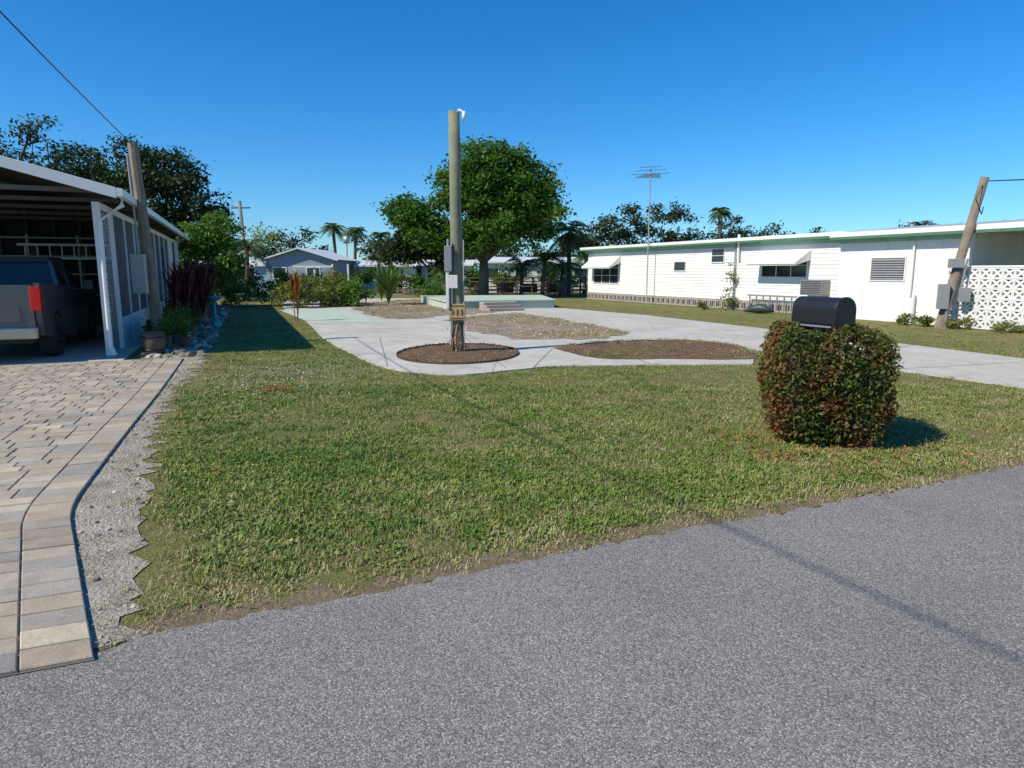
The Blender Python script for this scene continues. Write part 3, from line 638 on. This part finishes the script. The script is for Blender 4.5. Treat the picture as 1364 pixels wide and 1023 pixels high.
side(body,0,.09,prof); side(body,Wd-.09,Wd,prof)
body.box(TF,.0,.07,.10,Wd-.10,.62,1.37)
body.box(TF,-.012,-.001,.3,Wd-.3,.74,1.0)
body.box(TF,3.5,5.08,.092,Wd-.092,.75,1.14); body.box(TF,1.75,3.49,.093,Wd-.093,.45,1.2)
dk.box(TF,.12,5.0,.2,Wd-.2,.36,.74)
def frust(p,x0,x1,x2,x3,z0,z1,i0,i1):
    p.add([TF(x0,i0,z0),TF(x3,i0,z0),TF(x3,Wd-i0,z0),TF(x0,Wd-i0,z0),TF(x1,i1,z1),TF(x2,i1,z1),TF(x2,Wd-i1,z1),TF(x1,Wd-i1,z1)],[(3,2,1,0),(4,5,6,7),(0,1,5,4),(1,2,6,5),(2,3,7,6),(3,0,4,7)])
frust(gls,1.78,1.95,3.2,3.95,1.201,1.78,.06,.2)
frust(body,1.90,1.98,3.1,3.3,1.782,1.88,.19,.24)
for x in (1.72,2.62,): 
    for y in (.03,Wd-.1): body.add([TF(x,y,1.2),TF(x+.14,y,1.2),TF(x+.14,y+.07,1.2),TF(x,y+.07,1.2)]+[TF(x+.18,y+(.14 if y<1 else -.12),1.80),TF(x+.3,y+(.14 if y<1 else -.12),1.80),TF(x+.3,y+(.2 if y<1 else -.06),1.80),TF(x+.18,y+(.2 if y<1 else -.06),1.80)],[(0,1,5,4),(1,2,6,5),(2,3,7,6),(3,0,4,7)])
for xc in (1.15,4.35):
    for y0,y1,yo in ((.01,.27,-.004),(Wd-.27,Wd-.01,Wd+.004)):
        c0=Vector(TF(xc,y0,.40)); c1=Vector(TF(xc,y1,.40)); tyr.tube([c0,c1],.385,28)
        cm=c0 if yo<1 else c1; dirv=(c0-c1).normalized()*(1 if yo<1 else -1)
        rim.tube([cm+dirv*.002,cm+dirv*.012],.24,24)
        for k in range(6):
            a=k*math.pi/3; ex=Vector((D[0],D[1],0)); q=cm+dirv*.018+ex*(.14*math.cos(a))+Vector((0,0,.14*math.sin(a)))
            dk.tube([q,q+dirv*.004],.045,8)
rd.box(TF,-.012,.16,-.012,.14,.93,1.34); rd.box(TF,-.012,.16,Wd-.14,Wd+.012,.93,1.34)
ch.box(TF,-.16,.05,.04,Wd-.04,.45,.66); rim.box(TF,-.17,-.163,.75,1.13,.5,.62)
dk.box(TF,-.022,-.013,.75,1.13,1.12,1.22)
mr=Part('mirrors',M['trucks'],bevel=.02).box(TF,3.55,3.68,-.22,-.02,1.2,1.42); mr.box(TF,3.55,3.68,Wd+.02,Wd+.22,1.2,1.42)
obj('pickup_truck',[body,gls,tyr,rim,dk,rd,ch,mr])

# ------------------------------------------------------------------ garden things by the left wall
def pot(name,x,y,r,h,mt,plant=None):
    p=Part('pot',M[mt],smooth=True).lathe((x,y,0),[(0,.0),(r*.72,0),(r*.95,h*.5),(r,h*.93),(r*1.1,h*.94),(r*1.1,h),(r*.9,h),(r*.85,h*.85),(0,h*.85)],18)
    parts=[p]
    if plant:
        q=Part('plant',M[plant]); C=np.array([[x,y,h+.16]])+rng.normal(0,1,(140,3))*np.array([r*.6,r*.6,.11]); leaves(q,C[C[:,2]>h*.8],.05); parts.append(q)
    return obj(name,parts)
x,y=-7.0,13.15
p=Part('staves',M['wood'],smooth=True).lathe((x,y,0),[(0,0),(.17,0),(.205,.16),(.215,.25),(.2,.44),(.18,.44),(.17,.36),(0,.36)],20)
h_=Part('hoops',M['black'],smooth=True)
for z,r in ((.08,.195),(.33,.213)): h_.lathe((x,y,z),[(r,0),(r+.006,0),(r+.006,.03),(r,.03)],20)
obj('wooden_barrel',[p,h_])
for i,(x,y,r,h,mt_,pl_) in enumerate(((-7.55,14.9,.16,.3,'terra','leafb'),(-7.9,15.6,.2,.36,'grey','redo'),(-7.1,13.75,.15,.30,'wood','leafb'),(-8.3,16.6,.18,.34,'terra','yucca'),(-7.7,16.1,.14,.26,'terra','leafc'),(-8.9,18.2,.2,.36,'white','leafb'),(-9.4,20.4,.2,.4,'terra','redo'),(-10.6,23.2,.2,.4,'grey','leafb'),(-7.0,14.4,.12,.22,'terra','leafc'),(-11.6,25.5,.25,.4,'terra','leafb'),(-12.2,27.0,.2,.4,'grey','yucca'),(-7.25,14.75,.13,.25,'teal','weed'),(-7.5,15.5,.12,.22,'white','leafb'))): pot('flower_pot',x,y,r,h,mt_,pl_)
Part('b',M['teal'],smooth=True).lathe((-9.3,21.2,0),[(0,0),(.2,0),(.18,.06),(.06,.14),(.05,.62),(.1,.70),(.3,.80),(.32,.84),(.28,.82),(.05,.76),(0,.76)],22).obj('bird_bath')
# ------------------------------------------------------------------ right mobile home
HE=(.410,-.912); HB=(.912,.410)
HF=frame((4.43,39.73),HE,HB)
sd=Part('siding',M['siding']); wa=Part('plain_walls',M['siding'],bevel=.004); gt=Part('green_trim',M['green']); mt_=Part('mint_fascia',M['mint']); wt=Part('white_trim',M['whitec'],bevel=.005); gw=Part('windows',M['glass']); rf=Part('roof',M['roofw']); aw=Part('awnings',M['whitec']); sk=Part('skirting',M['brick']); dk=Part('dark_parts',M['dark']); gy=Part('vents',M['grey'])
z=.42
while z<2.68:
    sd.add([HF(0,-.022,z),HF(17.4,-.022,z),HF(17.4,-.002,z+.13),HF(0,-.002,z+.13)],[(0,1,2,3)])
    sd.add([HF(0,-.002,z),HF(17.4,-.002,z),HF(17.4,-.022,z),HF(0,-.022,z)],[(0,1,2,3)]); z+=.13
wa.box(HF,0,17.39,.0,7,.0,2.75); wa.box(HF,17.4,21.9,-.25,7,0,2.70); wa.box(HF,21.902,34,2.2,7,0,2.70)
for s in (18.4,19.9,21.2): wt.box(HF,s,s+.03,-.262,-.252,.1,2.5)
for k in range(44):
    s=.05+k*.39
    if s>17: break
    sk.box(HF,s,s+.37,-.075,-.03,.02,.40); dk.box(HF,s+.08,s+.29,-.079,-.0755,.10,.32)
    sk.box(HF,s+.165,s+.205,-.086,-.08,.10,.32)
def roof(s0,s1,y0,z0,zr,yr):
    vs=[HF(s0,y0,z0),HF(s1,y0,z0),HF(s1,yr,zr),HF(s0,yr,zr),HF(s1,2*yr-y0,z0),HF(s0,2*yr-y0,z0)]
    rf.add(vs+[(a,b,c-.04) for a,b,c in vs],[(0,1,2,3),(3,2,4,5),(7,6,8,9),(9,8,10,11),(0,6,7,1),(1,7,8,2),(2,8,10,4),(0,3,9,6),(3,5,11,9)])
roof(-.35,17.7,-.35,2.93,3.06,3.5); roof(17.3,34.3,-.65,2.86,3.20,3.4)
s=17.5
while s<34: 
    a=.012; vs=[HF(s-a,-.64,2.862),HF(s+a,-.64,2.862),HF(s+a,3.4,3.202),HF(s-a,3.4,3.202)]
    rf.add(vs+[(p_,q_,c+.035) for p_,q_,c in vs],[(4,5,6,7),(0,1,5,4),(1,2,6,5),(3,0,4,7)]); s+=.4
wt.box(HF,-.36,17.6,-.38,-.352,2.82,2.95); mt_.box(HF,-.3,17.39,-.06,-.024,2.60,2.76); gt.box(HF,-.34,17.6,-.37,-.33,2.745,2.818)
wt.box(HF,17.28,34.3,-.68,-.652,2.74,2.89); gt.box(HF,17.3,34.3,-.670,-.64,2.66,2.738); mt_.box(HF,17.35,21.95,-.30,-.253,2.54,2.70)
un2=Part('soffit',M['white']).box(HF,-.3,17.5,-.33,-.06,2.765,2.79); un2.box(HF,17.3,34,-.64,2.2,2.705,2.735)
def win(s0,s1,z0,z1,y=-.022,bars=1,mv=1):
    gw.box(HF,s0,s1,y-.012,y-.002,z0,z1); t=.045
    wt.box(HF,s0-t,s0,y-.03,y-.001,z0-t,z1+t); wt.box(HF,s1,s1+t,y-.03,y-.001,z0-t,z1+t)
    wt.box(HF,s0,s1,y-.03,y-.001,z0-t,z0); wt.box(HF,s0,s1,y-.03,y-.001,z1,z1+t)
    for i in range(1,bars+1):
        zz=z0+(z1-z0)*i/(bars+1); wt.box(HF,s0,s1,y-.024,y-.013,zz-.012,zz+.012)
    for i in range(1,mv+1):
        ss=s0+(s1-s0)*i/(mv+1); wt.box(HF,ss-.02,ss+.02,y-.026,y-.0125,z0,z1)
win(.7,3.2,.97,2.2,bars=2,mv=2); win(8.0,8.8,1.64,2.03,bars=0,mv=0); win(10.6,11.35,2.0,2.54,bars=1,mv=0); win(13.6,15.8,1.4,2.25,bars=1,mv=2)
win(18.67,19.84,1.33,2.02,y=-.25,bars=0,mv=0)
for i in range(9): gy.add([HF(18.68,-.30,1.34+i*.075),HF(19.83,-.30,1.34+i*.075),HF(19.83,-.262,1.40+i*.075),HF(18.68,-.262,1.40+i*.075)],[(0,1,2,3)])
def awning(s0,s1,z0,z1,out=.75):
    nb=int((s1-s0)/.15)
    for i in range(nb):
        a=s0+(s1-s0)*i/nb; b=s0+(s1-s0)*(i+1)/nb; o=.012*(i%2)
        vs=[HF(a,-out,z0+o),HF(b,-out,z0+o),HF(b,-.03,z1+o),HF(a,-.03,z1+o)]
        aw.add(vs+[(p_,q_,c-.02) for p_,q_,c in vs],[(0,1,2,3),(7,6,5,4),(0,4,5,1)])
    aw.box(HF,s0,s1,-out-.01,-out,z0-.10,z0+.02)
    for s in (s0,s1):
        aw.add([HF(s,-out,z0),HF(s,-out,z0-.1),HF(s,-.03,z1-.35),HF(s,-.03,z1)],[(0,1,2,3)])
    gt.box(HF,s0,s1,-out-.015,-out-.011,z0-.08,z0-.05)
awning(.5,3.4,1.85,2.42); awning(13.45,15.95,1.92,2.36)
gy.box(HF,15.95,16.9,-.45,-.03,.75,1.3)
for i in range(8): dk.box(HF,15.98,16.87,-.456,-.4505,.79+i*.062,.79+i*.062+.03)
gy.tube([HF(12.1,-.1,0),HF(12.1,-.1,2.95)],.03,8); wt.tube([HF(12.3,-.12,2.1),HF(12.3,-.12,3.1)],.06,8)
wt.tube([HF(20.15,-.33,.9),HF(20.15,-.33,2.5)],.035,8); wt.tube([HF(20.3,-.36,.0),HF(20.3,-.36,.9)],.06,8)
for i in range(7): gy.box(HF,13.2+i*.36,13.24+i*.36,-.25,-.21,.1,.62)
gy.box(HF,13.1,15.6,-.26,-.20,.62,.67)
dk.box(HF,23.2,24.2,2.17,2.199,.1,2.1); gw.box(HF,25,26.4,2.18,2.197,1,2)
for s in (21.95,25.5,29,32.5): wt.box(HF,s,s+.08,-.5,-.42,0,2.70)
obj('mobile_home',[sd,wa,gt,mt_,wt,gw,rf,aw,sk,dk,gy,un2])
bb=Part('b',M['whitec']); 
for r in range(6):
    for k in range(26):
        s=21.55+k*.3; z=.02+r*.28; y0,y1=-.75,-.62; B=.296; H_=.276
        bb.box(HF,s,s+.03,y0,y1,z,z+H_); bb.box(HF,s+B-.03,s+B,y0,y1,z,z+H_); bb.box(HF,s+.03,s+B-.03,y0,y1,z,z+.03); bb.box(HF,s+.03,s+B-.03,y0,y1,z+H_-.03,z+H_)
        c=(s+B/2,z+H_/2)
        for sx,sz in ((1,1),(1,-1),(-1,1),(-1,-1)):
            a=(c[0]+sx*.125,c[1]+sz*.115); w_=.02
            vs=[(c[0]-w_*sz,c[1]+w_*sx),(c[0]+w_*sz,c[1]-w_*sx),(a[0]+w_*sz,a[1]-w_*sx),(a[0]-w_*sz,a[1]+w_*sx)]
            bb.add([HF(x,y0+.01,z_) for x,z_ in vs]+[HF(x,y1-.01,z_) for x,z_ in vs],[(0,1,2,3),(7,6,5,4),(0,4,5,1),(1,5,6,2),(2,6,7,3),(3,7,4,0)])
        bb.box(HF,c[0]-.04,c[0]+.04,y0+.005,y1-.005,c[1]-.04,c[1]+.04)
bb.box(HF,21.5,29.4,-.76,-.61,1.705,1.76); bb.obj('breeze_block_wall')
a_=Part('mast',M['grey'],smooth=True); bx_,by_=HF(6.5,-.5,0)[:2]; a_.tube([(bx_,by_,0),(bx_,by_,6.6)],.03,8)
for i,(z,l) in enumerate(((6.5,.5),(6.35,.7),(6.2,.9))): a_.tube([(bx_-l,by_+.1*i,z),(bx_+l,by_-.2,z+.03)],.014,5)
a_.tube([(bx_,by_-.7,6.1),(bx_,by_+.9,6.2)],.018,5)
for i in range(7): a_.tube([(bx_-.35-.05*i,by_-.6+i*.22,6.12),(bx_+.35+.05*i,by_-.6+i*.22,6.12)],.01,4)
a_.obj('tv_antenna')
x,y=12.25,19.4
pp=Part('pole',M['pole'],smooth=True).tube([(x,y,-.1),(x+.75,y-.15,4.15)],[.14,.11],10)
mb=Part('meter_boxes',M['grey'],bevel=.01); f=fr_at(x+.2,y-.15,-.4)
mb.box(f,-.38,-.1,-.2,0,.55,1.25); mb.box(f,.12,.4,-.2,0,.75,1.15); mb.tube([(x+.35,y-.25,1.1),(x+.42,y-.3,1.95)],.03,8); mb.tube([(x+.05,y-.2,0),(x+.05,y-.2,.6)],.04,8)
mb.box(f,-.2,.2,-.1,-.02,1.7,1.95)
wv=Part('wires',M['black'])
t0=Vector((x+.73,y-.15,4.05)); 
for k,dz in ((0,0),(1,.12)):
    t1=Vector((x+14,y-8,5.2+dz)); wv.tube([t0.lerp(t1,t)-Vector((0,0,.5*math.sin(math.pi*t))) for t in np.linspace(0,1,14)],.014,5)
wv.tube([t0+Vector((-.1,-.1,-.1)),t0+Vector((-.3,-.2,-.5)),t0+Vector((-.1,-.2,-.9)),t0+Vector((0,-.1,-.7))],.014,5)
obj('leaning_utility_pole',[pp,mb,wv])
for s,r,h in ((20.6,.35,.4),(21.3,.3,.28),(22.4,.45,.3),(23.5,.4,.25),(11.4,.3,.35)):
    q=HF(s,-1.1,0); bush('shrub',(q[0],q[1]),r,h,M['weed'],10,50,.04,.08)
q=HF(12.15,-.35,0); tree('climbing_vine',(q[0],q[1]),[(q[0],q[1],1.2,.22,.15,1.2),(q[0],q[1],.3,.5,.3,.35)],M['weed'],22,26,.1,.05,.02,.4)
q=HF(14.6,-1.0,0); p=Part('hull',M['canoe'],smooth=True)
p.tube([(q[0]-.5,q[1]+.35,.10),(q[0]-.3,q[1]+.2,.17),(q[0],q[1],.2),(q[0]+.2,q[1]-.2,.17),(q[0]+.4,q[1]-.35,.1)],[.04,.14,.19,.14,.04],10); p.obj('overturned_canoe')
def chair(x,y,ang):
    f=fr_at(x,y,ang); p=Part('c',M['wood'],bevel=.008)
    for a in (-.24,.2):
        for b in (-.24,.2): p.box(f,a,a+.04,b,b+.04,.02,.43 if b<0 else .9)
    for i in range(5): p.box(f,-.24,.24,-.24+i*.094,-.16+i*.094,.432,.455)
    for i in range(4): p.box(f,-.2,.2,.205,.225,.52+i*.1,.59+i*.1)
    for a in (-.26,.2): p.box(f,a,a+.06,-.25,.24,.64,.67)
    p.obj('patio_chair')
chair(-.6,41,.5); chair(1.9,41.2,-.4); chair(3.0,42,.2)
f=fr_at(.7,41.3); p=Part('t',M['wood'],bevel=.01).box(f,-.6,.6,-.4,.4,.70,.74)
for a in (-.52,.46):
    for b in (-.34,.28): p.box(f,a,a+.06,b,b+.06,0,.699)
p.obj('patio_table')

# ------------------------------------------------------------------ background houses, docks, canal
def house(name,x0,x1,y,dep,h,rise,wm,gable=True,door=True):
    f=frame((x0,y),(1,0),(0,1)); w=x1-x0
    wl=Part('walls',M[wm]).box(f,0,w,0,dep,0,h); rf=Part('roof',M['roofw']); g=Part('windows',M['glass']); t=Part('trim',M['whitec'])
    if gable:
        wl.add([f(0,.0,h),f(w,0,h),f(w/2,0,h+rise)],[(0,1,2)])
        o=.5
        vs=[f(-o,-o,h-.1),f(w/2,-o,h+rise+.06),f(w+o,-o,h-.1),f(-o,dep,h-.1),f(w/2,dep,h+rise+.06),f(w+o,dep,h-.1)]
        rf.add(vs+[(a,b,c-.12) for a,b,c in vs],[(0,1,4,3),(1,2,5,4),(0,6,7,1),(1,7,8,2),(6,9,10,7),(7,10,11,8)])
    else:
        o=.4; vs=[f(-o,-o,h),f(w+o,-o,h),f(w+o,dep/2,h+rise),f(-o,dep/2,h+rise),f(w+o,dep,h),f(-o,dep,h)]
        rf.add(vs+[(a,b,c-.15) for a,b,c in vs],[(0,1,2,3),(3,2,4,5),(0,6,7,1),(1,7,8,2),(0,3,9,6)])
    k=int(w/2.4)
    for i in range(k):
        a=.6+i*w/k; g.box(f,a,a+1.1,-.02,-.005,1.0,1.9); t.box(f,a-.08,a,-.05,-.002,.95,1.95); t.box(f,a+1.1,a+1.18,-.05,-.002,.95,1.95)
        t.box(f,a,a+1.1,-.05,-.002,.92,1.0); t.box(f,a,a+1.1,-.05,-.002,1.9,1.98)
    return obj(name,[wl,rf,g,t])
house('blue_grey_house',-21.5,-15.6,60,9,2.7,.9,'bluegrey')
house('blue_house',-25.0,-21.9,62,8,2.2,.5,'blue',False)
house('white_house',-14.8,-9.5,66,8,2.2,.5,'white',False)
house('white_house',-3,8,64,8,2.5,.5,'white',False)
house('white_house',-9,-4.2,68,8,2.3,.5,'bluegrey',False)
Part('w',M['water']).add([(-60,50.5,.03),(20,50.5,.03),(20,58,.03),(-60,58,.03)],[(0,1,2,3)]).obj('canal_water')
dkp=Part('d',M['wood'])
for x in np.arange(-3,5.2,1.1):
    dkp.box(W,x,x+.12,47.5,47.62,0,1.15)
for z in (.5,.85,1.12): dkp.box(W,-3,5.2,47.45,47.495,z,z+.09)
dkp.box(W,-8,5.2,47.8,49.6,.25,.35); 
for x in (-1,0.6,2.3): dkp.box(W,x,x+1.1,45.6,45.7,.2,.8); dkp.box(W,x,x+1.1,45.2,45.6,.4,.46)
dkp.obj('wooden_dock')
bl=Part('b',M['whitec'])
for x in (-15.6,-14.2,-12.9,-11.8): bl.box(W,x,x+.12,49,49.12,0,1.9+.2*(x>-14))
bl.box(W,-15.6,-12.8,48.9,48.98,1.9,2.0); bl.obj('boat_lift')
fp=Part('pole',M['pole'],smooth=True).tube([(-21.6,56,0),(-21.9,56,7.2)],[.16,.12],8); fp.box(W,-22.6,-21.1,55.95,56.05,6.6,6.7)
z=6.72; fp.tube([(-60,60,z+.5),(-40,58,z-.2),(-21.8,56,z)],.012,4)
fp.obj('far_utility_pole')
fp2=Part('p',M['grey'],smooth=True).tube([(-16.8,70,0),(-16.8,70,5.2)],.08,6); fp2.box(W,-17.1,-16.5,69.9,70.1,4.4,5.1); fp2.obj('lamp_post')

# ------------------------------------------------------------------ light & camera
w=bpy.data.worlds.new("World"); S.world=w; w.use_nodes=True; nt=w.node_tree
sky=nt.nodes.new('ShaderNodeTexSky'); sky.sky_type='NISHITA'; sky.sun_disc=False
sd_=Vector((-.93,-.53,1.0)).normalized(); el=math.asin(sd_.z); az=math.atan2(sd_.x,sd_.y)
sky.sun_elevation=el; sky.sun_rotation=az; sky.altitude=0; sky.air_density=1.0; sky.dust_density=.2; sky.ozone_density=3
mx=nt.nodes.new('ShaderNodeMix'); mx.data_type='RGBA'; mx.blend_type='MULTIPLY'; mx.inputs[0].default_value=1; mx.inputs[7].default_value=(.62,.93,1.24,1)
hs=nt.nodes.new('ShaderNodeHueSaturation'); hs.inputs['Saturation'].default_value=1.16
nt.links.new(sky.outputs[0],mx.inputs[6]); nt.links.new(mx.outputs[2],hs.inputs['Color']); nt.links.new(hs.outputs[0],nt.nodes['Background'].inputs[0])
nt.nodes['Background'].inputs[1].default_value=.122
sun=bpy.data.lights.new('sun','SUN'); sun.energy=5.0; sun.angle=math.radians(.53); sun.color=(1,.93,.80)
so=bpy.data.objects.new('sun',sun); so.rotation_euler=sd_.to_track_quat('Z','Y').to_euler(); so.location=(-20,-12,25); S.collection.objects.link(so)
cam=bpy.data.cameras.new('camera'); cam.sensor_width=36; cam.lens=900/1364*36; cam.clip_end=3000; cam.clip_start=.05
co=bpy.data.objects.new('camera',cam); co.location=(0,0,1.6); co.rotation_euler=(math.pi/2-math.atan(150/900),0,0); S.collection.objects.link(co)
S.camera=co
S.view_settings.view_transform='Standard'; S.view_settings.look='None'; S.view_settings.exposure=0
